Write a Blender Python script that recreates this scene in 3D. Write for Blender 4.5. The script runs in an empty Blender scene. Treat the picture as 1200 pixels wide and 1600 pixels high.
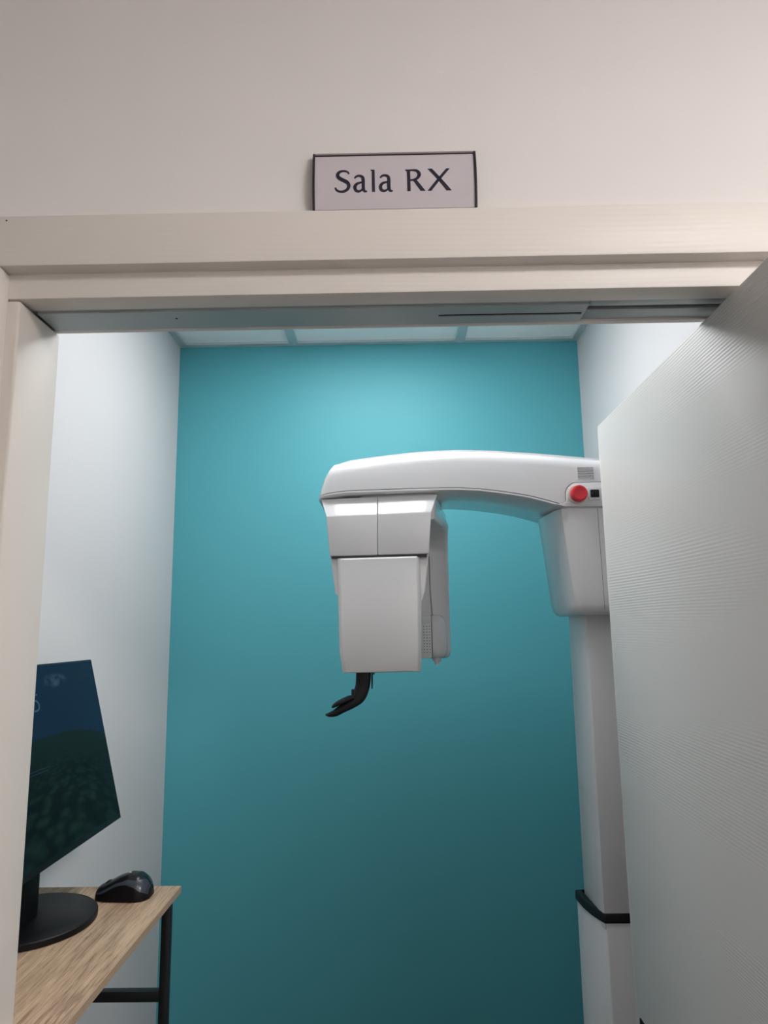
import bpy, bmesh, math, random
from mathutils import Vector, Matrix
from math import sin, cos, pi, radians

# ---------------------------------------------------------------- units
# Everything is laid out in survey units with the camera at (0, 0, 1.46);
# one survey unit is 0.72 m and the camera stands 1.63 m above the floor.
S = 0.72
def W(v):
    return Vector((v[0]*S, v[1]*S, 1.63 + (v[2]-1.46)*S))
FLOOR = 1.46 - 1.63/S

scene = bpy.context.scene
COL = scene.collection

# ---------------------------------------------------------------- camera
cam = bpy.data.cameras.new('camera')
cam.sensor_fit = 'AUTO'; cam.sensor_width = 36.0
cam.lens = 1095.147/1600*36.0
cam.clip_start = 0.02; cam.clip_end = 60
camo = bpy.data.objects.new('camera', cam)
COL.objects.link(camo)
_x = Vector((0.99983922, 0.01154447, -0.01372056))
_up = Vector((0.01545301, -0.16660737, 0.98590222))
_f = Vector((-0.00909577, 0.98595573, 0.16675898))   # fitted axes: image right, image up, view direction
m = Matrix.Identity(4)
for i in range(3):
    m[i][0] = _x[i]; m[i][1] = _up[i]; m[i][2] = -_f[i]
m.translation = W((0, 0, 1.46))
camo.matrix_world = m
scene.camera = camo

# ---------------------------------------------------------------- world, exposure
world = bpy.data.worlds.new('world'); scene.world = world
world.use_nodes = True
world.node_tree.nodes['Background'].inputs[0].default_value = (0.9, 0.88, 0.85, 1)
world.node_tree.nodes['Background'].inputs[1].default_value = 0.01
scene.view_settings.view_transform = 'Standard'
scene.view_settings.look = 'None'
scene.view_settings.gamma = 1
scene.view_settings.use_curve_mapping = False
scene.view_settings.exposure = 0.0

ROOM_LED = 12.5        # strength of the LED panel in the X-ray room
HALL_LED = 62.0         # strength of the corridor lamp
ROOM_LED_COL = (0.975, 0.99, 1.0)
HALL_LED_COL = (1.0, 0.968, 0.942)

# ---------------------------------------------------------------- materials
def lin(r, g, b):
    f = lambda c: c/12.92 if c <= .04045 else ((c+.055)/1.055)**2.4
    return (f(r/255), f(g/255), f(b/255), 1)

def mat(name, col, rough=.5, spec=.5, metal=0.0, coat=0.0, noise=0.0, nscale=30, bump=0.0, bscale=200):
    M = bpy.data.materials.new(name); M.use_nodes = True
    nt = M.node_tree; b = nt.nodes['Principled BSDF']
    b.inputs['Base Color'].default_value = col
    b.inputs['Roughness'].default_value = rough
    b.inputs['Specular IOR Level'].default_value = spec
    b.inputs['Metallic'].default_value = metal
    b.inputs['Coat Weight'].default_value = coat
    b.inputs['Coat Roughness'].default_value = .04
    tc = nt.nodes.new('ShaderNodeTexCoord')
    if noise > 0:
        n = nt.nodes.new('ShaderNodeTexNoise'); n.inputs['Scale'].default_value = nscale
        n.inputs['Detail'].default_value = 4
        mx = nt.nodes.new('ShaderNodeMix'); mx.data_type = 'RGBA'
        mx.inputs[6].default_value = tuple(c*(1-noise) for c in col[:3])+(1,)
        mx.inputs[7].default_value = tuple(min(1, c*(1+noise)) for c in col[:3])+(1,)
        nt.links.new(tc.outputs['Object'], n.inputs['Vector'])
        nt.links.new(n.outputs['Fac'], mx.inputs[0])
        nt.links.new(mx.outputs[2], b.inputs['Base Color'])
    if bump > 0:
        n2 = nt.nodes.new('ShaderNodeTexNoise'); n2.inputs['Scale'].default_value = bscale
        n2.inputs['Detail'].default_value = 3
        bp = nt.nodes.new('ShaderNodeBump'); bp.inputs['Strength'].default_value = bump
        bp.inputs['Distance'].default_value = .001
        nt.links.new(tc.outputs['Object'], n2.inputs['Vector'])
        nt.links.new(n2.outputs['Fac'], bp.inputs['Height'])
        nt.links.new(bp.outputs['Normal'], b.inputs['Normal'])
    return M

def laminate(name, col, axis, strength, rough=.45, period=.006):
    """White wood laminate with an embossed grain running along the axis 'x', 'y' or 'z'."""
    M = mat(name, col, rough, .4)
    nt = M.node_tree; b = nt.nodes['Principled BSDF']
    tc = nt.nodes.new('ShaderNodeTexCoord')
    mp = nt.nodes.new('ShaderNodeMapping')
    along = {'x': 0, 'y': 1, 'z': 2}[axis]
    sc = [1, 1, 1]; sc[along] = .16
    mp.inputs['Scale'].default_value = sc
    nt.links.new(tc.outputs['Object'], mp.inputs['Vector'])
    w = nt.nodes.new('ShaderNodeTexWave'); w.wave_type = 'BANDS'
    w.bands_direction = 'Z' if axis != 'z' else 'DIAGONAL'
    w.inputs['Scale'].default_value = .314/period
    w.inputs['Distortion'].default_value = 60
    w.inputs['Detail'].default_value = 1.5
    w.inputs['Detail Scale'].default_value = .045
    nt.links.new(mp.outputs['Vector'], w.inputs['Vector'])
    n = nt.nodes.new('ShaderNodeTexNoise'); n.inputs['Scale'].default_value = 4
    n.inputs['Detail'].default_value = 2
    nt.links.new(mp.outputs['Vector'], n.inputs['Vector'])
    mr = nt.nodes.new('ShaderNodeMapRange')
    mr.inputs['From Min'].default_value = .47; mr.inputs['From Max'].default_value = .72
    nt.links.new(n.outputs['Fac'], mr.inputs['Value'])
    mu = nt.nodes.new('ShaderNodeMath'); mu.operation = 'MULTIPLY'
    nt.links.new(w.outputs['Fac'], mu.inputs[0]); nt.links.new(mr.outputs['Result'], mu.inputs[1])
    bp = nt.nodes.new('ShaderNodeBump'); bp.inputs['Strength'].default_value = strength
    bp.inputs['Distance'].default_value = .0012
    nt.links.new(mu.outputs[0], bp.inputs['Height'])
    nt.links.new(bp.outputs['Normal'], b.inputs['Normal'])
    return M

def oak(name):
    M = mat(name, lin(172, 140, 110), .5, .35)
    nt = M.node_tree; b = nt.nodes['Principled BSDF']
    tc = nt.nodes.new('ShaderNodeTexCoord')
    mp = nt.nodes.new('ShaderNodeMapping'); mp.inputs['Scale'].default_value = (1, .055, 1)
    mp.inputs['Rotation'].default_value = (0, 0, radians(-3))
    nt.links.new(tc.outputs['Object'], mp.inputs['Vector'])
    n = nt.nodes.new('ShaderNodeTexNoise'); n.inputs['Scale'].default_value = 250
    n.inputs['Detail'].default_value = 6; n.inputs['Roughness'].default_value = .7
    n.inputs['Distortion'].default_value = .6
    nt.links.new(mp.outputs['Vector'], n.inputs['Vector'])
    n2 = nt.nodes.new('ShaderNodeTexNoise'); n2.inputs['Scale'].default_value = 28
    n2.inputs['Detail'].default_value = 3; n2.inputs['Distortion'].default_value = 1.2
    nt.links.new(mp.outputs['Vector'], n2.inputs['Vector'])
    ad = nt.nodes.new('ShaderNodeMix'); ad.data_type = 'FLOAT'; ad.inputs[0].default_value = .32
    nt.links.new(n.outputs['Fac'], ad.inputs[2]); nt.links.new(n2.outputs['Fac'], ad.inputs[3])
    cr = nt.nodes.new('ShaderNodeValToRGB')
    e = cr.color_ramp.elements
    e[0].position = .38; e[0].color = lin(122, 97, 77)
    e[1].position = .62; e[1].color = lin(190, 162, 136)
    k = cr.color_ramp.elements.new(.49); k.color = lin(166, 140, 115)
    nt.links.new(ad.outputs[0], cr.inputs[0])
    nt.links.new(cr.outputs[0], b.inputs['Base Color'])
    bp = nt.nodes.new('ShaderNodeBump'); bp.inputs['Strength'].default_value = .2
    bp.inputs['Distance'].default_value = .0005
    nt.links.new(n.outputs['Fac'], bp.inputs['Height']); nt.links.new(bp.outputs['Normal'], b.inputs['Normal'])
    return M

def emitter(name, col, strength):
    M = bpy.data.materials.new(name); M.use_nodes = True
    nt = M.node_tree; nt.nodes.clear()
    o = nt.nodes.new('ShaderNodeOutputMaterial'); e = nt.nodes.new('ShaderNodeEmission')
    e.inputs[0].default_value = (*col, 1); e.inputs[1].default_value = strength
    nt.links.new(e.outputs[0], o.inputs[0])
    return M

def screen_material(name):
    """Lock-screen picture: night-blue sky with faint cloud over a dark wooded hill (UV space)."""
    M = mat(name, (.002, .002, .003, 1), .3, .08)
    nt = M.node_tree; b = nt.nodes['Principled BSDF']; N = nt.nodes.new; Lk = nt.links.new
    uv = N('ShaderNodeUVMap'); sep = N('ShaderNodeSeparateXYZ'); Lk(uv.outputs[0], sep.inputs[0])
    def math_(op, a, c=None):
        k = N('ShaderNodeMath'); k.operation = op
        for i, s in enumerate((a, c)):
            if s is None: continue
            if isinstance(s, (int, float)): k.inputs[i].default_value = s
            else: Lk(s, k.inputs[i])
        return k.outputs[0]
    u, v = sep.outputs[0], sep.outputs[1]
    # hill line
    d = math_('MAXIMUM', math_('SUBTRACT', u, .66), 0.0)
    arch = math_('MULTIPLY', math_('MULTIPLY', d, d), -.8)
    hill = math_('ADD', arch, .602)
    dep = math_('SUBTRACT', hill, v)               # > 0 below the hill line
    mask = N('ShaderNodeMapRange'); mask.inputs['From Min'].default_value = -.004; mask.inputs['From Max'].default_value = .006
    Lk(dep, mask.inputs['Value'])
    inv = math_('DIVIDE', 1.0, math_('ADD', math_('MAXIMUM', dep, 0.0), .09))
    comb = N('ShaderNodeCombineXYZ')
    Lk(math_('MULTIPLY', math_('MULTIPLY', math_('SUBTRACT', u, .5), inv), 3.2), comb.inputs[0]); Lk(math_('MULTIPLY', inv, 2.6), comb.inputs[1])
    vo = N('ShaderNodeTexVoronoi'); vo.inputs['Scale'].default_value = 2.2
    Lk(comb.outputs[0], vo.inputs['Vector'])
    cr = N('ShaderNodeValToRGB'); e = cr.color_ramp.elements
    e[0].position = .12; e[0].color = lin(21, 40, 33); e[1].position = .62; e[1].color = lin(5, 14, 14)
    Lk(vo.outputs['Distance'], cr.inputs[0])
    far = N('ShaderNodeMapRange'); far.inputs['From Min'].default_value = .02; far.inputs['From Max'].default_value = .22
    Lk(dep, far.inputs['Value'])
    wood = N('ShaderNodeMix'); wood.data_type = 'RGBA'; wood.inputs[6].default_value = lin(17, 32, 28)
    Lk(far.outputs[0], wood.inputs[0]); Lk(cr.outputs[0], wood.inputs[7])
    # sky
    n = N('ShaderNodeTexNoise'); n.inputs['Scale'].default_value = 22; n.inputs['Detail'].default_value = 5
    Lk(uv.outputs[0], n.inputs['Vector'])
    du = math_('SUBTRACT', u, .67); dv = math_('SUBTRACT', v, .91)
    r2 = math_('ADD', math_('MULTIPLY', math_('MULTIPLY', du, du), 90), math_('MULTIPLY', math_('MULTIPLY', dv, dv), 500))
    cl = math_('MULTIPLY', math_('MAXIMUM', math_('SUBTRACT', 1.0, r2), 0.0), math_('MAXIMUM', math_('MULTIPLY', math_('SUBTRACT', n.outputs['Fac'], .42), 3.0), 0.0))
    sky = N('ShaderNodeMix'); sky.data_type = 'RGBA'; sky.inputs[6].default_value = lin(17, 37, 60); sky.inputs[7].default_value = lin(72, 92, 116)
    Lk(cl, sky.inputs[0])
    al = N('ShaderNodeMix'); al.data_type = 'RGBA'
    Lk(mask.outputs[0], al.inputs[0]); Lk(sky.outputs[2], al.inputs[6]); Lk(wood.outputs[2], al.inputs[7])
    Lk(al.outputs[2], b.inputs['Emission Color']); b.inputs['Emission Strength'].default_value = .75
    return M

M = {}
M['wall'] = mat('white_wall_paint', lin(211, 209, 210), .8, .2, bump=.08, bscale=350)
M['wall_hall'] = mat('warm_white_wall_paint', lin(227, 223, 221), .8, .2, bump=.12, bscale=260)
M['teal'] = mat('teal_wall_paint', lin(85, 168, 179), .5, .35, bump=.05, bscale=350)
M['ceil_tile'] = mat('ceiling_tile', lin(242, 244, 243), .85, .2, noise=.03, nscale=220, bump=.2, bscale=300)
M['ceil_bar'] = mat('ceiling_grid_bar', lin(196, 208, 210), .3, .5, metal=.35)
M['floor'] = mat('grey_vinyl_floor', lin(58, 58, 58), .5, .3, noise=.06, nscale=40)
M['lam_x'] = laminate('frame_laminate_horizontal', lin(222, 216, 210), 'x', .10)
M['lam_z'] = laminate('frame_laminate_upright', lin(222, 216, 210), 'z', .0)
M['jamb'] = laminate('jamb_laminate', lin(206, 199, 192), 'z', .0)
M['leaf'] = laminate('door_leaf_laminate', lin(199, 197, 194), 'y', .45, period=.0050)
M['alu'] = mat('grey_aluminium', lin(176, 184, 185), .4, .5, metal=.3)
M['dark_gap'] = mat('dark_gap', lin(22, 22, 23), .7, .2)
M['white'] = mat('white_gloss_plastic', lin(213, 213, 215), .2, .5, coat=.5)
M['white_matt'] = mat('white_painted_metal', lin(222, 222, 224), .35, .4)
M['seam'] = mat('grey_seam', lin(70, 72, 74), .7, .2)
M['rubber'] = mat('black_rubber', lin(22, 22, 26), .5, .35)
M['red'] = mat('red_plastic', lin(205, 32, 50), .35, .5)
M['ring'] = mat('pale_rose_plastic', lin(206, 184, 176), .45, .4)
M['black'] = mat('black_plastic', lin(12, 12, 14), .45, .2)
M['black_gloss'] = mat('black_gloss_plastic', lin(11, 11, 14), .3, .3)
M['ink'] = mat('dark_ink', lin(40, 38, 54), .6, .3)
M['print'] = mat('grey_print', lin(96, 98, 102), .7, .2)
M['trim_grey'] = mat('slate_grey_plastic', lin(52, 58, 68), .3, .4, coat=.15)
M['sheet'] = mat('silver_sign_sheet', lin(200, 192, 198), .5, .3)
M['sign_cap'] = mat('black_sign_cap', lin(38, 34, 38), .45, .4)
M['sign_rail'] = mat('sign_rail', lin(150, 140, 140), .4, .5, metal=.4)
M['black_metal'] = mat('black_powder_coat', lin(18, 18, 20), .45, .4)
M['oak'] = oak('light_oak_laminate')
M['oak_edge'] = mat('light_oak_edge_band', lin(168, 145, 122), .5, .3, noise=.08, nscale=90)
M['screen'] = screen_material('lock_screen')
M['glow'] = emitter('screen_lettering', lin(58, 84, 108)[:3], .9)
M['bezel'] = mat('black_bezel', lin(12, 12, 14), .4, .4)
M['led_room'] = emitter('led_panel_light', ROOM_LED_COL, ROOM_LED)
M['led_hall'] = emitter('corridor_lamp_light', HALL_LED_COL, HALL_LED)

# ---------------------------------------------------------------- object helpers
ORIGIN = {}
def thing(name, label, cat, at, group=None, kind=None):
    o = bpy.data.objects.new(name, None); COL.objects.link(o)
    o.empty_display_size = .05
    o.location = W(at); ORIGIN[o.name] = W(at)
    o['label'] = label; o['category'] = cat
    if group: o['group'] = group
    if kind: o['kind'] = kind
    return o

def obj(name, bm, material, parent=None, smooth=35, bevel=0.0, seg=2, at=None, label=None, cat=None, kind=None, weld=False):
    """Link a bmesh laid out in survey units as one mesh object."""
    if weld: bmesh.ops.remove_doubles(bm, verts=bm.verts, dist=1e-5)
    if bevel > 0:
        bmesh.ops.recalc_face_normals(bm, faces=bm.faces)
        es = [e for e in bm.edges if len(e.link_faces) == 2 and e.calc_face_angle(0) > radians(20)]
        bmesh.ops.bevel(bm, geom=es, offset=bevel, segments=seg, profile=.5, affect='EDGES', clamp_overlap=True)
    base = ORIGIN[parent.name] if parent else (W(at) if at else Vector((0, 0, 0)))
    for v in bm.verts: v.co = W(v.co) - base
    bmesh.ops.recalc_face_normals(bm, faces=bm.faces)
    me = bpy.data.meshes.new(name); bm.to_mesh(me); bm.free()
    me.materials.append(material)
    if smooth:
        me.shade_smooth(); me.set_sharp_from_angle(angle=radians(smooth))
    o = bpy.data.objects.new(name, me); COL.objects.link(o)
    if parent: o.parent = parent
    else: o.location = base
    ORIGIN[o.name] = base
    if label: o['label'] = label
    if cat: o['category'] = cat
    if kind: o['kind'] = kind
    return o

def add_box(bm, x0, x1, y0, y1, z0, z1):
    vs = [bm.verts.new((x, y, z)) for z in (z0, z1) for y in (y0, y1) for x in (x0, x1)]
    for f in ((0,1,3,2), (4,6,7,5), (0,4,5,1), (1,5,7,3), (3,7,6,2), (2,6,4,0)):
        bm.faces.new([vs[i] for i in f])
    return bm
def box(*a):
    return add_box(bmesh.new(), *a)
def boxes(*bs):
    bm = bmesh.new()
    for b in bs: add_box(bm, *b)
    return bm

def loft(rings, closed=True, caps=True, bm=None):
    """Skin a list of equally long point rings."""
    bm = bm or bmesh.new()
    R = [[bm.verts.new(p) for p in r] for r in rings]
    n = len(R[0])
    for a, b in zip(R, R[1:]):
        for i in range(n if closed else n-1):
            j = (i+1) % n
            bm.faces.new((a[i], a[j], b[j], b[i]))
    if caps and closed:
        bm.faces.new(R[0][::-1]); bm.faces.new(R[-1])
    return bm

def prism(pts, axis, a, b, bm=None):
    """Extrude a 2-D outline along an axis; pts are the other two coordinates in order."""
    def P(p, t):
        return {'x': (t, p[0], p[1]), 'y': (p[0], t, p[1]), 'z': (p[0], p[1], t)}[axis]
    return loft([[P(p, a) for p in pts], [P(p, b) for p in pts]], bm=bm)

def arc(cx, cy, r, a0, a1, n=6):
    return [(cx+r*cos(radians(a0+(a1-a0)*i/n)), cy+r*sin(radians(a0+(a1-a0)*i/n))) for i in range(n+1)]

def rrect(x0, x1, y0, y1, r, n=4):
    """Rounded rectangle outline; r is one radius or four (bottom-left, bottom-right, top-right, top-left)."""
    r = (r,)*4 if isinstance(r, (int, float)) else r
    return (arc(x0+r[0], y0+r[0], r[0], 180, 270, n) + arc(x1-r[1], y0+r[1], r[1], 270, 360, n)
            + arc(x1-r[2], y1-r[2], r[2], 0, 90, n) + arc(x0+r[3], y1-r[3], r[3], 90, 180, n))

def disc(c, r, axis, a, b, n=40, bm=None):
    pts = [(c[0]+r*cos(2*pi*i/n), c[1]+r*sin(2*pi*i/n)) for i in range(n)]
    return prism(pts, axis, a, b, bm)

def lerp_table(tab, x):
    if x <= tab[0][0]: return tab[0][1:]
    for p, q in zip(tab, tab[1:]):
        if x <= q[0]:
            t = (x-p[0])/(q[0]-p[0])
            return [a+(b-a)*t for a, b in zip(p[1:], q[1:])]
    return tab[-1][1:]

def catmull(pts, n=8):
    """Smooth a list of tuples of any dimension."""
    out = []
    P = [pts[0]] + list(pts) + [pts[-1]]
    for i in range(1, len(P)-2):
        for k in range(n):
            t = k/n
            out.append(tuple(.5*((2*b)+(-a+c)*t+(2*a-5*b+4*c-d)*t*t+(-a+3*b-3*c+d)*t**3)
                             for a, b, c, d in zip(P[i-1], P[i], P[i+1], P[i+2])))
    out.append(tuple(pts[-1]))
    return out

# ================================================================ SETTING
XL, XR, YB, ZC = -1.016, 0.922, 3.24, 2.839      # X-ray room
YW, YI = 1.138, 1.300                            # corridor and room faces of the front wall
HEAD = 2.048
HZ = 2.95                                        # corridor ceiling
HXL, HXR, HY = -2.1, 2.7, -2.0

def struct(name, bm, material, label, parent=None, cat='wall', **k):
    return obj(name, bm, material, parent, label=label, cat=None if parent else cat, kind='structure', **k)

struct('wall_front', boxes((HXL, -.70, YW, YI, FLOOR, HZ), (.735, HXR, YW, YI, FLOOR, HZ), (-.70, .735, YW, YI, 2.105, HZ)),
       M['wall_hall'], 'warm white plastered corridor wall around and above the doorway', smooth=0)
struct('wall_back', box(XL-.1, XR+.1, YB, YB+.1, FLOOR, ZC+.1), M['teal'], 'teal painted end wall behind the x-ray machine', smooth=0)
struct('wall_left', box(XL-.1, XL, YI, YB, FLOOR, ZC+.1), M['wall'], 'white side wall behind the monitor and desk', smooth=0)
struct('wall_right', box(XR, XR+.1, YI, YB, FLOOR, ZC+.1), M['wall'], 'white side wall above the open door leaf', smooth=0)
struct('floor', box(HXL-.1, HXR+.1, HY-.1, YB+.1, FLOOR-.1, FLOOR), M['floor'], 'grey vinyl floor under the machine and the desk', cat='floor', smooth=0)
ceil = struct('ceiling', box(XL-.1, XR+.1, YI, YB+.1, ZC+.03, ZC+.12), M['ceil_tile'], 'suspended tile ceiling of the x-ray room', cat='ceiling', smooth=0)
# suspended grid: bars at ZC, tiles laid slightly above
gx = [XL, -.458, .350, XR]; gy = [YI, 1.72, 2.76, YB]
bw = .021
for i, x in enumerate(gx):
    a, b = (x-bw, x+bw) if 0 < i < 3 else ((x, x+.03) if i == 0 else (x-.03, x))
    struct('grid_bar', box(a, b, YI, YB, ZC, ZC+.012), M['ceil_bar'], None, parent=ceil, smooth=0)
for i, y in enumerate(gy):
    if i == 0: continue
    a, b = (y-bw, y+bw) if i < 3 else (y-.03, y)
    for (x0, x1) in zip(gx, gx[1:]):
        struct('grid_bar', box(x0+(.03 if x0 == XL else bw), x1-(.03 if x1 == XR else bw), a, b, ZC, ZC+.012), M['ceil_bar'], None, parent=ceil, smooth=0)
LED_CELL = (1, 1)
for i in range(3):
    for j in range(3):
        if (i, j) == LED_CELL: continue
        struct('ceiling_tile', box(gx[i]+.012, gx[i+1]-.012, gy[j]+(.0 if j == 0 else .012), gy[j+1]-.012, ZC+.012, ZC+.028), M['ceil_tile'], None, parent=ceil, smooth=0)
# the LED panel in the grid
x0, x1, y0, y1 = gx[1]+bw, gx[2]-bw, gy[1]+bw, gy[2]-bw
t = thing('ceiling_light', 'long led panel set into the tile ceiling above the x-ray machine', 'ceiling light', ((x0+x1)/2, (y0+y1)/2, ZC))
obj('frame', boxes((x0, x0+.03, y0, y1, ZC+.001, ZC+.028), (x1-.03, x1, y0, y1, ZC+.001, ZC+.028),
                   (x0+.03, x1-.03, y0, y0+.03, ZC+.001, ZC+.028), (x0+.03, x1-.03, y1-.03, y1, ZC+.001, ZC+.028)), M['ceil_bar'], t, smooth=0)
obj('diffuser', box(x0+.03, x1-.03, y0+.03, y1-.03, ZC+.006, ZC+.022), M['led_room'], t, smooth=0)

# corridor on the camera's side
struct('wall_rear', box(HXL-.1, HXR+.1, HY-.1, HY, FLOOR, HZ), M['wall_hall'], 'warm white corridor wall behind the viewer', smooth=0)
struct('wall_corridor_left', box(HXL-.1, HXL, HY, YI, FLOOR, HZ), M['wall_hall'], 'warm white end wall of the corridor on the desk side', smooth=0)
struct('wall_corridor_right', box(HXR, HXR+.1, HY, YI, FLOOR, HZ), M['wall_hall'], 'warm white end wall of the corridor on the door leaf side', smooth=0)
struct('ceiling.001', box(HXL-.1, HXR+.1, HY-.1, YI, HZ, HZ+.1), M['wall_hall'], 'plain corridor ceiling in front of the doorway', cat='ceiling', smooth=0)
t = thing('corridor_light', 'square ceiling lamp in the corridor on the open leaf side', 'ceiling light', (1.75, -.85, HZ))
obj('frame', prism(rrect(1.38, 2.12, -1.22, -.48, .02), 'z', HZ-.03, HZ-.002), M['ceil_bar'], t)
obj('diffuser', prism(rrect(1.40, 2.10, -1.20, -.50, .02), 'z', HZ-.036, HZ-.0305), M['led_hall'], t)

# ---------------------------------------------------------------- door frame
YF, Y2 = 1.124, 1.1545
fr = thing('trim_1', 'white laminate door frame lining the wide doorway', 'door frame', (0, YF, FLOOR), kind='structure')
obj('head_casing', box(-.765, .80, YF, YW+.02, 2.0947, 2.19), M['lam_x'], fr, bevel=.003)
obj('side_casing', box(-.765, -.672, YF, YW+.02, FLOOR, 2.0942), M['lam_z'], fr, bevel=.003)
obj('side_casing', box(.705, .80, YF, YW+.02, FLOOR, 2.0942), M['lam_z'], fr, bevel=.003)
obj('head_jamb', boxes((-.70, .735, Y2, 1.2035, HEAD, 2.104), (-.70, .735, 1.2875, YI+.004, HEAD, 2.104), (-.70, .735, 1.2035, 1.2875, HEAD+.03, 2.104)),
    M['lam_x'], fr, bevel=.003)
obj('side_jamb', box(-.698, -.65, Y2, YI+.006, FLOOR, HEAD-.002), M['jamb'], fr, bevel=.005, seg=3)
obj('side_jamb', box(.675, .733, Y2, YI+.006, FLOOR, HEAD-.002), M['lam_z'], fr, bevel=.005, seg=3)
# sliding track let into the head: two flanges with a dark slot between
tk = obj('track', boxes((.375, .674, 1.2040, 1.2315, HEAD+.004, HEAD+.012), (.375, .674, 1.2475, 1.2870, HEAD+.004, HEAD+.012)), M['alu'], fr, bevel=.001)
obj('slot', box(-.648, .674, 1.2045, 1.2865, HEAD+.0125, HEAD+.028), M['dark_gap'], tk, smooth=0)
tc = obj('track_cover', boxes((-.648, .372, 1.2120, 1.2440, HEAD-.0015, HEAD+.010), (-.648, .0968, 1.2440, 1.2530, HEAD-.0015, HEAD+.010),
                              (.3672, .372, 1.2440, 1.2530, HEAD-.0015, HEAD+.010), (-.648, .372, 1.2530, 1.2840, HEAD-.0015, HEAD+.010)),
         M['alu'], fr, smooth=0)
obj('lip', box(-.648, .372, 1.2045, 1.2115, HEAD+.002, HEAD+.010), M['alu'], tc, smooth=0)
obj('slot', box(.0970, .3670, 1.2441, 1.2529, HEAD+.0005, HEAD+.010), M['dark_gap'], tc, smooth=0)
obj('screw', disc((-.398, 1.240), .0022, 'z', HEAD-.0022, HEAD-.0012, 10), M['dark_gap'], tc)
obj('nail_hole', disc((-.668, 2.181), .0016, 'y', YF-.0004, YF+.002, 10), M['seam'], fr)

# ---------------------------------------------------------------- door leaf (turned and slid half into the room)
LX0, LX1, LYN, LYF, LZ = .604, .650, .765, 1.974, 2.0355
lf = thing('door_1', 'white wood-grain door leaf standing open across the doorway', 'door', ((LX0+LX1)/2, (LYN+LYF)/2, FLOOR), kind='structure')
obj('leaf_panel', box(LX0, LX1, LYN, LYF-.006, FLOOR+.012, LZ), M['leaf'], lf, bevel=.002)
obj('edge_band', box(LX0+.0005, LX1-.0005, LYF-.0058, LYF, FLOOR+.012, LZ), M['lam_z'], lf, bevel=.0018)
obj('flush_pull', prism(rrect(1.90, 1.945, .36, .5, .008), 'x', LX0-.0012, LX0+.002), M['dark_gap'], lf, label='small dark recessed plate low on the leaf')

# ================================================================ SIGN
sg = thing('room_sign', 'silver sign with black end caps and the words Sala RX on the door frame', 'sign', (.0165, YW, 2.1905))
SX0, SX1, SZ0, SZ1 = -.1285, .1615, 2.1905, 2.3010
def sign_y(z):
    k = (z-(SZ0+SZ1)/2)/((SZ1-SZ0)/2)
    return 1.1215 + .0075*k*k
n = 14
zs = [SZ0+.002+(SZ1-.006-SZ0)*i/n for i in range(n+1)]
prof = [(sign_y(z), z) for z in zs] + [(YW-.001, SZ1-.004), (YW-.001, SZ0+.002)]
obj('sheet', prism(prof, 'x', SX0+.004, SX1-.004), M['sheet'], sg)
for a, b in ((SX0, SX0+.0038), (SX1-.0038, SX1)):
    zs2 = [SZ0+(SZ1-SZ0)*i/n for i in range(n+1)]
    pf = [(sign_y(z)-.003, z) for z in zs2] + [(YW-.0005, SZ1), (YW-.0005, SZ0)]
    obj('end_cap', prism(pf, 'x', a, b), M['sign_cap'], sg, bevel=.0006, label='black plastic end cap')
obj('top_rail', box(SX0+.004, SX1-.004, sign_y(SZ1)-.0032, YW-.001, SZ1-.0036, SZ1-.0005), M['sign_rail'], sg)
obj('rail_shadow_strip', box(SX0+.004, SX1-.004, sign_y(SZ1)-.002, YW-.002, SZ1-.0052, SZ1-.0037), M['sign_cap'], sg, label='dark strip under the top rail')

# lettering: strokes of varying width in a drawing where 1 = one quarter pixel of the photograph
def ribbon(bm, pts, smooth=True):
    """pts: (x, y, half width)."""
    P = catmull(pts, 6) if smooth else pts
    L, R = [], []
    for i, p in enumerate(P):
        a = P[max(i-1, 0)]; b = P[min(i+1, len(P)-1)]
        dx, dy = b[0]-a[0], b[1]-a[1]; l = math.hypot(dx, dy) or 1
        nx, ny = -dy/l, dx/l
        L.append((p[0]+nx*p[2], p[1]+ny*p[2])); R.append((p[0]-nx*p[2], p[1]-ny*p[2]))
    vl = [bm.verts.new((x, y, 0)) for x, y in L]; vr = [bm.verts.new((x, y, 0)) for x, y in R]
    for i in range(len(P)-1):
        bm.faces.new((vl[i], vl[i+1], vr[i+1], vr[i]))
def poly(bm, pts):
    bm.faces.new([bm.verts.new((x, y, 0)) for x, y in pts])

def glyph_S(bm):
    ribbon(bm, [(88, 118, 5), (80, 131, 6), (60, 139, 6.5), (34, 136, 8), (17, 119, 10.5), (21, 97, 11.5), (45, 80, 11.5), (74, 64, 11.5), (87, 43, 11), (79, 20, 9.5), (56, 6, 7.5), (28, 5, 6.5), (8, 15, 6), (1, 30, 4.5)])
def glyph_a(bm):
    ribbon(bm, [(9, 88, 5), (22, 101, 6.5), (42, 104, 7.5), (60, 94, 9.5), (64, 74, 10.5), (64, 40, 10.5), (66, 16, 10), (74, 4, 7), (88, 4, 4)])
    ribbon(bm, [(66, 62, 5), (46, 59, 6), (22, 50, 8.5), (11, 31, 10.5), (17, 11, 9), (34, 4, 7), (52, 11, 5.5), (66, 28, 4.5)])
def glyph_l(bm):
    poly(bm, [(8, 0), (27, 0), (26, 143), (20, 145), (0, 145), (0, 140), (8, 136)])
def glyph_R(bm):
    poly(bm, [(11, 0), (32, 0), (31, 141), (0, 141), (0, 136), (10, 130)])
    ribbon(bm, [(26, 135, 6), (48, 136, 6), (74, 131, 9), (88, 108, 11.5), (77, 83, 9), (52, 71, 6), (26, 69, 5)])
    poly(bm, [(46, 70), (66, 76), (126, 0), (96, 0)])
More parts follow.
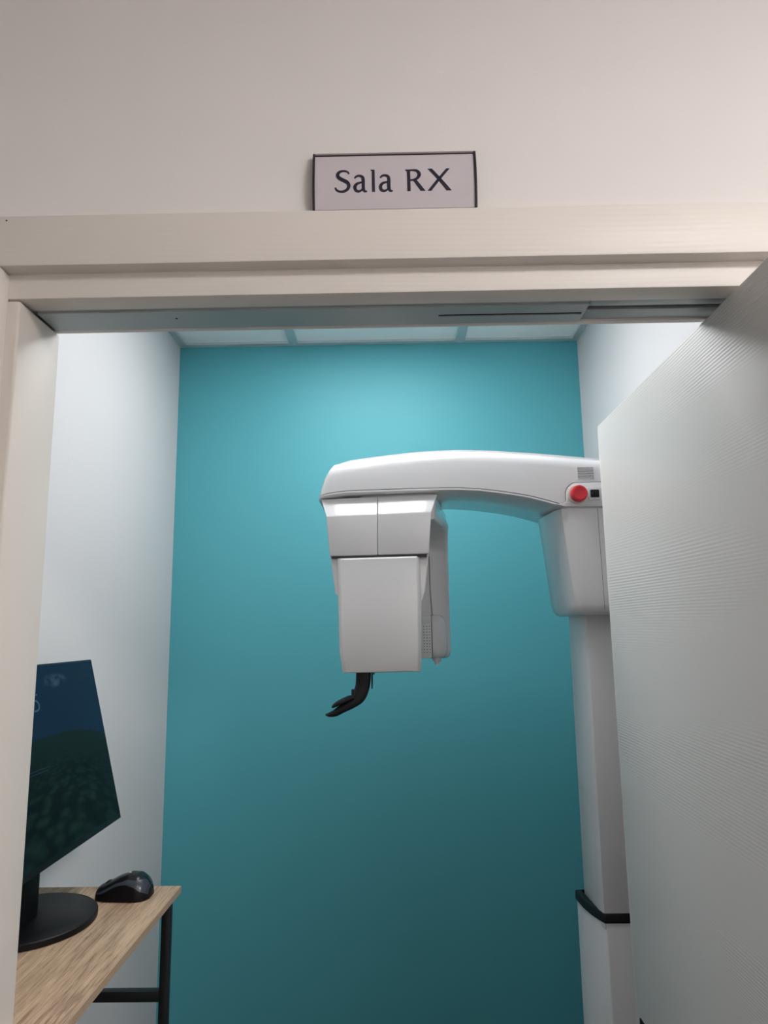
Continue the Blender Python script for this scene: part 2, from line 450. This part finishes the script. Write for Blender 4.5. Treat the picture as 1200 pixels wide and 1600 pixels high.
def glyph_X(bm):
    poly(bm, [(4, 144), (30, 144), (152, 0), (121, 0)])
    poly(bm, [(122, 144), (144, 144), (24, 0), (0, 0)])
q = 2.765e-4
def place_glyph(fn, px, name):
    bm = bmesh.new(); fn(bm)
    lift = 0
    base_z = 2.2220 + .0000
    x0 = -.1285 + (px-68)*q*1.008
    for zc in range(-10, 150, 6):
        bmesh.ops.bisect_plane(bm, geom=bm.verts[:]+bm.edges[:]+bm.faces[:], plane_co=(0, zc, 0), plane_no=(0, 1, 0))
    r = bmesh.ops.extrude_face_region(bm, geom=bm.faces[:])
    top = [g for g in r['geom'] if isinstance(g, bmesh.types.BMVert)]
    tops = set(top)
    for v in bm.verts:
        x, z = x0 + v.co.x*q, base_z + v.co.y*q*1.06
        v.co = (x, sign_y(z) - (.0007 if v in tops else -.0002), z)
    return obj(name, bm, M['ink'], sg, smooth=0)
place_glyph(glyph_S, 212, 'letter')
place_glyph(glyph_a, 326, 'letter')
place_glyph(glyph_l, 437, 'letter')
place_glyph(glyph_a, 488, 'letter')
place_glyph(glyph_R, 657, 'letter')
place_glyph(glyph_X, 796, 'letter')

# ================================================================ X-RAY MACHINE
xm = thing('dental_xray_machine', 'white panoramic dental x-ray machine with overhead arm against the teal wall', 'x-ray machine', (.72, 2.42, FLOOR))

# --- column: fixed lower mast, sliding upper mast, black rubber collar
def mast_plan(o):
    """Plan of the mast with bowed cheeks, inset by o at the sides."""
    left = [(.633+o, 2.300+o*.4), (.622+o, 2.325), (.610+o, 2.365), (.600+o, 2.42), (.595+o, 2.50)]
    right = [(1.452-x, y) for x, y in left][::-1]
    return left + right
up_plan = [(.6285, 2.302), (.621, 2.33), (.6175, 2.40), (.6155, 2.48), (.8365, 2.48), (.8345, 2.40), (.831, 2.33), (.8235, 2.302)]
obj('lower_column', prism(mast_plan(0), 'z', FLOOR+.03, .582), M['white_matt'], xm, bevel=.004)
obj('upper_column', prism(up_plan, 'z', .56, 1.51), M['white_matt'], xm, bevel=.004)
obj('base_plate', prism(rrect(.53, .905, 2.20, 2.75, .04), 'z', FLOOR, FLOOR+.03), M['white_matt'], xm, bevel=.005)
def collar(o, i):
    outer = mast_plan(-o); inner = mast_plan(i)
    return outer, inner
outer, inner = collar(.005, .018)
bm = bmesh.new()
rings = []
for z, pl in ((.578, outer), (.6065, outer), (.6065, inner), (.578, inner)):
    rings.append([(x, y, z) for x, y in pl])
R = [[bm.verts.new(p) for p in r] for r in rings]
k = len(R[0])
for a, b in zip(R, R[1:]+R[:1]):
    for i in range(k):
        j = (i+1) % k
        bm.faces.new((a[i], a[j], b[j], b[i]))
obj('rubber_collar', bm, M['rubber'], xm, bevel=.004, label='black rubber collar around the mast')

# --- tapered carriage under the arm
def carriage_plan(t):
    """t = 0 at the top, 1 at the bottom."""
    fx = .5400 + .0340*t; rx = .5205 + .035*t; yf = 2.205+.008*t
    left = [(fx+.026, yf), (fx+.006, yf+.012), (fx-.006, yf+.05), (rx+.004, 2.36), (rx, 2.45), (rx+.012, 2.50)]
    right = [(.872-.010*t, 2.50), (.872-.010*t, yf)]
    return [(x, y) for x, y in left] + right
rings = []
ZT, ZB = 1.8365, 1.4985
for t, o in ((0, 0), (.25, 0), (.5, 0), (.75, 0), (.90, 0), (.955, .003), (.985, .009), (1, .020)):
    pl = carriage_plan(t); cx = sum(p[0] for p in pl)/len(pl); cy = sum(p[1] for p in pl)/len(pl)
    z = ZT + (ZB-ZT)*t
    rings.append([(x + (o if x < cx else -o), y + (o if y < cy else -o), z) for x, y in pl])
obj('carriage_housing', loft(rings), M['white'], xm, smooth=40)
bm = bmesh.new()
pts = [(.6590 + .0005*i, 2.2046+.008*i/10, ZT-.002+(ZB+.02-ZT)*i/10) for i in range(11)]
loft([[(x-.0006, y, z), (x+.0006, y, z), (x+.0006, y+.004, z), (x-.0006, y+.004, z)] for x, y, z in pts], bm=bm)
obj('housing_seam', bm, M['seam'], xm)

# --- overhead arm
AT = [  # x, bottom z, top z, front y, rear y
    (-.2335, 1.8890, 1.950, 2.262, 2.470),
    (-.2290, 1.8910, 1.974, 2.232, 2.505),
    (-.2200, 1.8930, 1.988, 2.214, 2.528),
    (-.2060, 1.8950, 1.997, 2.205, 2.540),
    (-.1830, 1.8980, 2.006, 2.201, 2.548),
    (-.1400, 1.9026, 2.014, 2.200, 2.55), (-.0700, 1.9045, 2.023, 2.2, 2.55), (0, 1.9058, 2.031, 2.2, 2.55), (.08, 1.9070, 2.039, 2.2, 2.55), (.165, 1.9080, 2.0435, 2.2, 2.55),
    (.226, 1.9071, 2.0445, 2.2, 2.55), (.29, 1.9025, 2.0425, 2.2, 2.55), (.3485, 1.8947, 2.039, 2.2, 2.55), (.40, 1.8865, 2.035, 2.2, 2.55), (.4497, 1.8765, 2.031, 2.2, 2.55),
    (.50, 1.8625, 2.027, 2.2, 2.55), (.535, 1.8515, 2.023, 2.2, 2.55), (.556, 1.8465, 2.021, 2.2, 2.55), (.60, 1.8455, 2.016, 2.2, 2.55), (.70, 1.8455, 2.006, 2.2, 2.55), (.895, 1.8455, 1.99, 2.2, 2.55)]
def arm_section(x, zb, zt, yf, yr, skew=True):
    h = zt-zb
    ry, rz = min(.085, (yr-yf)*.3), min(.052, h*.55)
    pts = [(yf, zb), (yf-.0004, zb+h*.3), (yf+.001, zt-rz)]
    for a in (18, 36, 54, 72, 90):
        pts.append((yf+ry-ry*cos(radians(a)), zt-rz+rz*sin(radians(a))))
    for a in (90, 72, 54, 36, 18, 0):
        pts.append((yr-ry+ry*cos(radians(a)), zt-rz+rz*sin(radians(a))))
    pts += [(yr, zb+h*.3), (yr, zb)]
    k = .30 if x < -.18 else 0.0
    f = max(0.0, min(1.0, (-.18-x)/.045))
    return [(x + .26*f*(z-zb), y, z) for y, z in pts]
obj('arm_shell', loft([arm_section(x, zb+.0012, zt, yf, yr) for x, zb, zt, yf, yr in AT]), M['white'], xm, smooth=50)
def plate_section(x, z0, z1, yf, yr):
    return [(x, yf, z0), (x, yf, z1), (x, yr, z1), (x, yr, z0)]
obj('arm_gasket', loft([plate_section(x+.004, zb-.001, zb+.0025, yf+.0025, yr-.003) for x, zb, zt, yf, yr in AT]), M['seam'], xm, label='dark seam between arm shell and underside')
obj('arm_underside', loft([[(x-.0015, yf-.0008, zb-.0012), (x-.001, yf-.0008, zb-.0065), (x+.002, yf+.006, zb-.011), (x+.002, yr-.006, zb-.011), (x-.001, yr, zb-.0065), (x-.0015, yr, zb-.0012)] for x, zb, zt, yf, yr in AT]),
    M['white'], xm, smooth=50)
# raised lid on top of the arm
rings = []
for i in range(22):
    x = -.172 + .92*i/21
    zb, zt, yf, yr = lerp_table(AT, x)
    up = .006 if 0 < i < 21 else .0
    rings.append([(x, yf+.045, zt-.03), (x, yf+.050, zt-.006+up), (x, yf+.075, zt+up), (x, yr-.075, zt+up), (x, yr-.050, zt-.006+up), (x, yr-.045, zt-.03)])
obj('arm_lid', loft(rings), M['white'], xm, smooth=60)

# control recess with stop button and switch
PX0, PX1, PZ0, PZ1 = .5585, .80, 1.8385, 1.9175
pl = [(PX0-.030, PZ0+.0095), (PX0-.006, PZ0+.0015), (PX1, PZ0), (PX1, PZ1)] + arc(PX0+.040, PZ1-.040, .040, 90, 180, 8) + [(PX0, PZ0+.022), (PX0-.008, PZ0+.014)]
obj('control_gasket', prism([(x-.0014 if x < .6 else x, z+(.0016 if z > 1.88 else 0)) for x, z in pl], 'y', 2.1975, 2.21), M['seam'], xm)
cp = obj('control_panel', prism(pl, 'y', 2.1955, 2.21), M['white'], xm, bevel=.0012)
rec = rrect(.5655, .693, 1.8540, 1.9125, (.028, .006, .02, .029), 8)
obj('recess_plate', prism(rec, 'y', 2.1945, 2.20), M['white_matt'], cp, bevel=.0008)
bx, bz = .5945, 1.8770
sb = obj('button_ring', disc((bx-.001, bz), .0300, 'y', 2.184, 2.196, 40), M['ring'], xm, bevel=.003, label='pale ring around the stop button')
obj('stop_button', loft([[(bx+r*cos(2*pi*i/36), y, bz+r*sin(2*pi*i/36)) for i in range(36)] for y, r in ((2.186, .0225), (2.182, .0258), (2.168, .0262), (2.162, .0245), (2.1605, .020), (2.1612, .0185))]),
    M['red'], sb, smooth=40, label='red mushroom emergency stop button')
sw = obj('power_switch', prism(rrect(.6290, .6690, 1.8600, 1.8990, .003), 'y', 2.189, 2.196), M['white'], xm, bevel=.001)
rk = obj('rocker', loft([[(x, y, z) for x, z in rrect(.6350, .6625, 1.8670, 1.8920, .002)] for y in (2.1865, 2.190)]), M['black_gloss'], sw, bevel=.0008, label='black rocker')
obj('rocker_mark', box(.6385, .6410, 2.1858, 2.1868, 1.8785, 1.8808), M['print'], sw)
# small print above the switch, unreadably fine: rows of short marks
random.seed(4)
bm = bmesh.new()
rows = [(1.9660, .0013, 1), (1.9600, .0006, .5), (1.9548, .0012, 1), (1.9480, .0012, .7), (1.9448, .0006, .5), (1.9385, .0013, 1), (1.9335, .0006, .4), (1.9290, .0008, .5)]
for z, h, dens in rows:
    x = .6020
    while x < .6520:
        l = random.uniform(.002, .006)*(2.6 if dens == 1 else 1)
        add_box(bm, x, min(x+l, .6525), 2.1990, 2.2012, z-h/2, z+h/2)
        x += l + random.uniform(.0006, .0018)*(1 if dens == 1 else 1.6)
obj('printed_notice', bm, M['print'], xm, smooth=0, kind='stuff', label='fine grey printed notice above the switch')

# --- rotating C-arm: shoulder under the arm and the rear leg with the tube head
out = [(2.24, 1.899)] + [(2.585, 1.899)] + arc(2.585, 1.854, .045, 90, 0, 5) + [(2.63, 1.395)] + arc(2.595, 1.395, .035, 0, -90, 4) + arc(2.539, 1.395, .035, 270, 180, 4) \
    + [(2.504, 1.73)] + [(2.504-.085*(1-cos(radians(a))), 1.73+.082*sin(radians(a))) for a in (15, 30, 45, 60, 75, 90)] + [(2.24, 1.812)]
def carm_x(y):
    return -.105, .150 + .056*min(1, max(0, (y-2.24)/.22))
def inset(pts, d):
    """Move every corner of a closed outline inwards by d."""
    area = sum(p[0]*q[1]-q[0]*p[1] for p, q in zip(pts, pts[1:]+pts[:1]))
    sg_ = 1 if area > 0 else -1; res = []
    for i, p in enumerate(pts):
        a = pts[i-1]; b = pts[(i+1) % len(pts)]
        n1 = Vector((-(p[1]-a[1]), p[0]-a[0])).normalized(); n2 = Vector((-(b[1]-p[1]), b[0]-p[0])).normalized()
        nn = (n1+n2).normalized()
        k = d*sg_/max(.5, nn.dot(n1))
        res.append((p[0]+nn.x*k, p[1]+nn.y*k))
    return res
rings = []
for e, d in ((0, .020), (.0015, .0125), (.006, .006), (.013, .0015), (.020, 0)):
    rings.append([(carm_x(y)[0]+e, yi, zi) for (y, z), (yi, zi) in zip(out, inset(out, d))])
for e, d in ((.020, 0), (.013, .0015), (.006, .006), (.0015, .0125), (0, .020)):
    rings.append([(carm_x(y)[1]-e, yi, zi) for (y, z), (yi, zi) in zip(out, inset(out, d))])
obj('c_arm', loft(rings), M['white'], xm, smooth=50)
obj('leg_seam', loft([[(x-.0008, 2.5005, z), (x+.0008, 2.5005, z), (x+.0008, 2.508, z), (x-.0008, 2.508, z)] for x, z in ((.136, 1.72), (.137, 1.60), (.1425, 1.51))]), M['seam'], xm)
# tube head: perforated block and rounded cap
th = obj('tube_head', prism(rrect(-.08, .1355, 1.364, 1.508, .006), 'y', 2.456, 2.53), M['white_matt'], xm, bevel=.004)
obj('step_band', box(-.078, .1340, 2.4535, 2.4575, 1.484, 1.503), M['white'], th, bevel=.001)
bm = bmesh.new()
for i in range(22):
    for j in range(15):
        x = .1290 - i*.0098; z = 1.384 + j*.0098
        if j > 9: continue
        disc((x, z), .0017, 'y', 2.4550, 2.4570, 8, bm)
obj('vent_hole', bm, M['seam'], th, smooth=0, kind='stuff', label='rows of small round vent holes')
rings = []
for z, o in ((1.364, .020), (1.368, .010), (1.378, .003), (1.392, 0), (1.46, .001), (1.482, .003), (1.496, .008), (1.505, .016), (1.509, .026), (1.511, .038)):
    rings.append([(x, y, z) for x, y in [(.1380, 2.454+o), (.158, 2.453+o), (.172-o*.3, 2.458+o), (.183-o*.5, 2.470+o), (.190-o*.6, 2.490+o*.5), (.192-o*.6, 2.53), (.1380, 2.53)]])
obj('tube_cap', loft(rings), M['white'], xm, smooth=40)
obj('lock_screw', loft([[(.155+r*cos(2*pi*i/16), 2.50+r*sin(2*pi*i/16), z) for i in range(16)] for z, r in ((1.364, .016), (1.352, .014), (1.348, .009), (1.340, .007))]), M['white_matt'], xm)

# --- front unit: two cover halves, sensor housing and front panel
def cover_half(xa, xb):
    """xa(z), xb(z): left and right bounds at the three heights."""
    rows = [(1.6930, 2.180), (1.822, 2.180), (1.886, 2.222)]
    rings = []
    for i, (z, y) in enumerate(rows):
        lift = .008*(.5+(xa[i]+xb[i])) if False else 0
        za = z + .012*(xa[i]+.035)*(1 if i else .4); zb_ = z + .012*(xb[i]+.035)*(1 if i else .4)
        rings.append([(xa[i], y, z + (za-z)*2.4), (xb[i], y, z + (zb_-z)*2.4), (xb[i], 2.34, z + (zb_-z)*2.4), (xa[i], 2.34, z+(za-z)*2.4)])
    return loft(rings)
cm = (-.0415, -.0412, -.0405)
obj('cover_half', cover_half((-.1915, -.2025, -.2225), tuple(c-.0006 for c in cm)), M['white'], xm, bevel=.003, seg=3)
obj('cover_half', cover_half(tuple(c+.0006 for c in cm), (.1180, .1295, .1530)), M['white'], xm, bevel=.003, seg=3)
obj('cover_gasket', box(-.186, .112, 2.1835, 2.33, 1.685, 1.705), M['seam'], xm)
hs = [(-.1905, 1.6918), (.1182, 1.6962), (.1050, 1.5790), (.0985, 1.5640), (.0925, 1.5480), (.0890, 1.39), (.0855, 1.3375), (-.1510, 1.3365), (-.1625, 1.40), (-.1660, 1.5560), (-.1690, 1.5700), (-.1760, 1.5760)]
obj('sensor_housing', prism(hs, 'y', 2.196, 2.335), M['white'], xm, bevel=.0028, seg=3)
# front panel with a bright top chamfer and slightly canted sides
po = [(-.1685, 1.6900), (.0890, 1.6938), (.0915, 1.55), (.0895, 1.40), (.0862, 1.3345), (-.1530, 1.3335), (-.1632, 1.40), (-.1670, 1.56)]
cxp, czp = -.038, 1.51
pi_ = [(x + (.011 if x < cxp else -.011), z - (.010 if z > 1.6 else 0) + (.002 if z < 1.35 else 0)) for x, z in po]
obj('sensor_panel', loft([[(x, 2.204, z) for x, z in po], [(x, 2.190, z) for x, z in po], [(x, 2.1785, z) for x, z in pi_]]), M['white'], xm, bevel=.0025, seg=2)

# --- chin and bite support hanging below the front unit
def sweep(path, ny=2.25):
    """path: (x, z, half width in the picture plane, half depth)."""
    P = catmull(path, 6); rings = []
    for i, p in enumerate(P):
        a = P[max(i-1, 0)]; b = P[min(i+1, len(P)-1)]
        dx, dz = b[0]-a[0], b[1]-a[1]; l = math.hypot(dx, dz) or 1
        nx, nz = -dz/l, dx/l; ring = []
        for k in range(16):
            a_ = 2*pi*k/16; c, s = cos(a_), sin(a_)
            c = math.copysign(abs(c)**.6, c); s = math.copysign(abs(s)**.6, s)
            ring.append((p[0]+nx*p[2]*c, ny+p[3]*s, p[1]+nz*p[2]*c))
        rings.append(ring)
    return loft(rings)
sp = obj('chin_support', sweep([(-.0920, 1.350, .0235, .020), (-.0925, 1.315, .0235, .020), (-.0965, 1.285, .0225, .022), (-.1080, 1.258, .0215, .026), (-.1290, 1.240, .0170, .030), (-.1560, 1.2245, .0135, .030), (-.1800, 1.2105, .0105, .026), (-.1990, 1.2050, .0065, .018), (-.2110, 1.2052, .0018, .008)]),
         M['rubber'], xm, smooth=50, label='black chin support curving forward below the front unit')
obj('chin_rest', sweep([(-.1210, 1.2585, .006, .022), (-.1360, 1.2550, .0078, .026), (-.1560, 1.2470, .0080, .028), (-.1760, 1.2375, .0070, .024), (-.1890, 1.2290, .0035, .014)], 2.235), M['rubber'], sp, smooth=50)
obj('bite_post', box(-.1300, -.1205, 2.235, 2.255, 1.250, 1.281), M['rubber'], sp, bevel=.002)
obj('release_lever', sweep([(-.0655, 1.340, .0022, .006), (-.0650, 1.310, .0026, .006), (-.0655, 1.282, .0022, .005)], 2.24), M['rubber'], sp)
obj('lever_clip', box(-.0640, -.0575, 2.245, 2.26, 1.324, 1.3365), M['print'], sp, bevel=.001)

# ================================================================ DESK
DZ, DX, DY0, DY1 = .7974, -.572, 1.325, 2.0
dk = thing('desk', 'tall narrow desk with oak top and black metal legs along the white wall', 'desk', (-.79, 1.66, FLOOR))
obj('desktop', box(XL+.004, DX-.002, DY0, DY1, DZ-.0165, DZ), M['oak'], dk, bevel=.0008)
obj('edge_band', box(DX-.0018, DX, DY0, DY1, DZ-.0163, DZ-.0002), M['oak_edge'], dk, smooth=0)
lx = (-.6105, -.5885); fx = (XL+.02, XL+.042)
for xx in (lx, fx):
    for yy in ((1.962, 1.986), (1.345, 1.369)):
        obj('leg', box(xx[0], xx[1], yy[0], yy[1], FLOOR, DZ-.0168), M['black_metal'], dk, bevel=.0012)
for yy in ((1.963, 1.985), (1.346, 1.368)):
    obj('crossbar', box(fx[1], lx[0], yy[0], yy[1], .5335, .5585), M['black_metal'], dk, bevel=.0012)
    obj('top_rail', box(fx[1], lx[0], yy[0], yy[1], DZ-.040, DZ-.0168), M['black_metal'], dk, bevel=.0012)
obj('side_rail', box(fx[0], fx[1], 1.369, 1.962, .05, .075), M['black_metal'], dk, bevel=.0012)

# ================================================================ MONITOR
B0 = Vector((-.7883, 0, .9397)); T0 = Vector((-.9005, 0, 1.3875))
ev = (T0-B0); LEN = ev.length; ev.normalize(); nv = Vector((ev.z, 0, -ev.x))   # nv points to the user's side
MY0, MY1 = 1.384, 2.13
mo = thing('monitor', 'black flat computer monitor showing a dark wooded hill on the desk', 'monitor', (-.858, 1.757, DZ))
def panel(d0, d1, y0, y1, s0, s1):
    """A slab in the tilted panel's own frame: depth d behind the glass, y, height s."""
    bm = bmesh.new(); vs = []
    for d in (d0, d1):
        for y, s in ((y0, s0), (y1, s0), (y1, s1), (y0, s1)):
            p = B0 + ev*s - nv*d; vs.append(bm.verts.new((p.x, y, p.z)))
    for f in ((0,1,2,3), (7,6,5,4), (0,4,5,1), (1,5,6,2), (2,6,7,3), (3,7,4,0)): bm.faces.new([vs[i] for i in f])
    return bm
obj('screen_case', panel(.001, .016, MY0, MY1, 0, LEN), M['bezel'], mo, bevel=.002)
obj('rear_housing', panel(.0165, .045, 1.60, 1.914, .08, .35), M['bezel'], mo, bevel=.008)
SB, SR = .016, .005            # chin and side bezel
bm = panel(-.0004, .0012, MY0+SR, MY1-SR, SB, LEN-SR)
uvl = bm.loops.layers.uv.new('UVMap')
for f in bm.faces:
    for lp in f.loops:
        p = lp.vert.co; s = (Vector((p.x, 0, p.z))-B0).dot(ev)
        lp[uvl].uv = ((p.y-MY0-SR)/(MY1-MY0-2*SR), (s-SB)/(LEN-SR-SB))
scr = obj('screen', bm, M['screen'], mo, smooth=0, label='lock screen with blue sky over a wooded hill')
def on_screen(fn_or_quads, name):
    bm = bmesh.new(); fn_or_quads(bm)
    r = bmesh.ops.extrude_face_region(bm, geom=bm.faces[:])
    tops = {g for g in r['geom'] if isinstance(g, bmesh.types.BMVert)}
    for v in bm.verts:
        p = B0 + ev*v.co.y + nv*(.0009 if v in tops else .0005)
        v.co = (p.x, v.co.x, p.z)
    return obj(name, bm, M['glow'], scr, smooth=0)
def digit_5(bm):
    y0, s0, h = 1.744, .347, .042
    w = .034
    ribbon(bm, [(y0+w*.95, s0+h*.95, .0022), (y0+w*.12, s0+h*.95, .0022)], False)
    ribbon(bm, [(y0+w*.14, s0+h*.95, .0022), (y0+w*.10, s0+h*.52, .0022)], False)
    ribbon(bm, [(y0+w*.10, s0+h*.54, .002), (y0+w*.45, s0+h*.63, .0022), (y0+w*.85, s0+h*.52, .0024), (y0+w*1.0, s0+h*.30, .0026), (y0+w*.80, s0+h*.08, .0024), (y0+w*.42, s0+h*.02, .0022), (y0, s0+h*.08, .0022)])
on_screen(digit_5, 'clock_digit')
def bars(bm):
    for y0, y1, s in ((1.985, 2.062, .4118), (2.004, 2.060, .4028)):
        poly(bm, [(y0, s-.0012), (y1, s-.0012), (y1, s+.0012), (y0, s+.0012)])
    for y0, y1, s in ((1.66, 1.775, .212), (1.66, 1.765, .205)):
        poly(bm, [(y0, s-.0010), (y1, s-.0010), (y1, s+.0010), (y0, s+.0010)])
o = on_screen(bars, 'screen_caption'); o.data.materials[0] = emitter('faint_screen_lettering', lin(32, 50, 60)[:3], .9); o['kind'] = 'stuff'
# stand: flat neck and round foot
obj('foot', loft([[(-.858+.150*k*cos(2*pi*i/64), 1.757+.160*k*sin(2*pi*i/64), z) for i in range(64)] for z, k in ((DZ, .985), (DZ+.002, 1), (DZ+.0135, 1), (DZ+.0155, .985))]), M['black'], mo, smooth=40)
nx0 = -.905
obj('neck', loft([[(x, y, z) for x, y in rrect(x0-.011, x0+.011, 1.660, 1.772, .008)] for x0, z in ((-.852, DZ+.0150), (-.852, DZ+.10), (-.853, DZ+.22), (-.868, DZ+.30), (-.890, DZ+.38))]), M['black'], mo, smooth=40)

# ================================================================ MOUSE
ms = thing('computer_mouse', 'black wireless computer mouse with slate grey trim on the oak desktop', 'computer mouse', (-.694, 1.925, DZ))
MX0, MLEN = -.7630, .1370
MT = [  # t, half width, height of side, height of crown
    (0, .022, .020, .0205), (.05, .031, .0245, .026), (.20, .038, .030, .034), (.40, .041, .040, .0475), (.60, .043, .048, .0555), (.78, .0435, .046, .0535), (.90, .0385, .038, .044), (.97, .028, .026, .030), (1, .018, .016, .018)]
def mouse_shell(a0, a1, t0, t1, grow=0.0, n=10, amid=None):
    """Part of the shell between two angles round the cross-section (0 = camera side, 180 = far side)."""
    rings = []
    steps = 28
    for i in range(steps+1):
        t = t0 + (t1-t0)*i/steps
        hw, _, h = lerp_table(MT, t)
        A0 = a0(t) if callable(a0) else a0; A1 = a1(t) if callable(a1) else a1
        pts = []
        x = MX0 + MLEN*t
        for k in range(n+1):
            a = radians(A0 + (A1-A0)*k/n); c, s = cos(a), sin(a)
            c = math.copysign(abs(c)**.75, c); s = abs(s)**.8
            pts.append((x, 1.925 - (hw+grow)*c, DZ + .002 + (h+grow)*s))
        rings.append(pts)
    return rings
def ease(t): return max(0.0, min(1.0, t))
base_top = lambda t: 24 + 15*math.sin(pi*ease((t-.12)/.72)) - 4*ease((t-.80)/.2)
trim_top = lambda t: min(86, base_top(t) + 12 + 14*ease((t-.5)/.3) + 60*ease((t-.76)/.2)**1.5)
rings = mouse_shell(0, 180, 0, 1, 0.0, 24)
obj('lower_shell', loft(rings), M['black'], ms, smooth=60)
bm = bmesh.new()
for f in (lambda t: base_top(t), ):
    r = mouse_shell(f, trim_top, .03, .985, .0010, 6)
    loft(r, closed=False, caps=False, bm=bm)
    r = mouse_shell(lambda t: 180-trim_top(t), lambda t: 180-base_top(t), .03, .985, .0010, 6)
    loft(r, closed=False, caps=False, bm=bm)
obj('side_trim', bm, M['trim_grey'], ms, smooth=60, label='glossy slate grey side trim')
obj('top_shell', loft(mouse_shell(lambda t: trim_top(t)+1, lambda t: 179-trim_top(t), .03, .945, .0016, 12), closed=False, caps=False), M['black_gloss'], ms, smooth=60)
obj('scroll_wheel', disc((MX0+.030, DZ+.026), .0145, 'y', 1.918, 1.932, 24), M['rubber'], ms, bevel=.001)
obj('indicator', loft([[(MX0+.079+.004*cos(2*pi*i/12), 1.925+.0035*sin(2*pi*i/12), DZ+.0575+z) for i in range(12)] for z in (0, .0022)]), M['sheet'], ms)
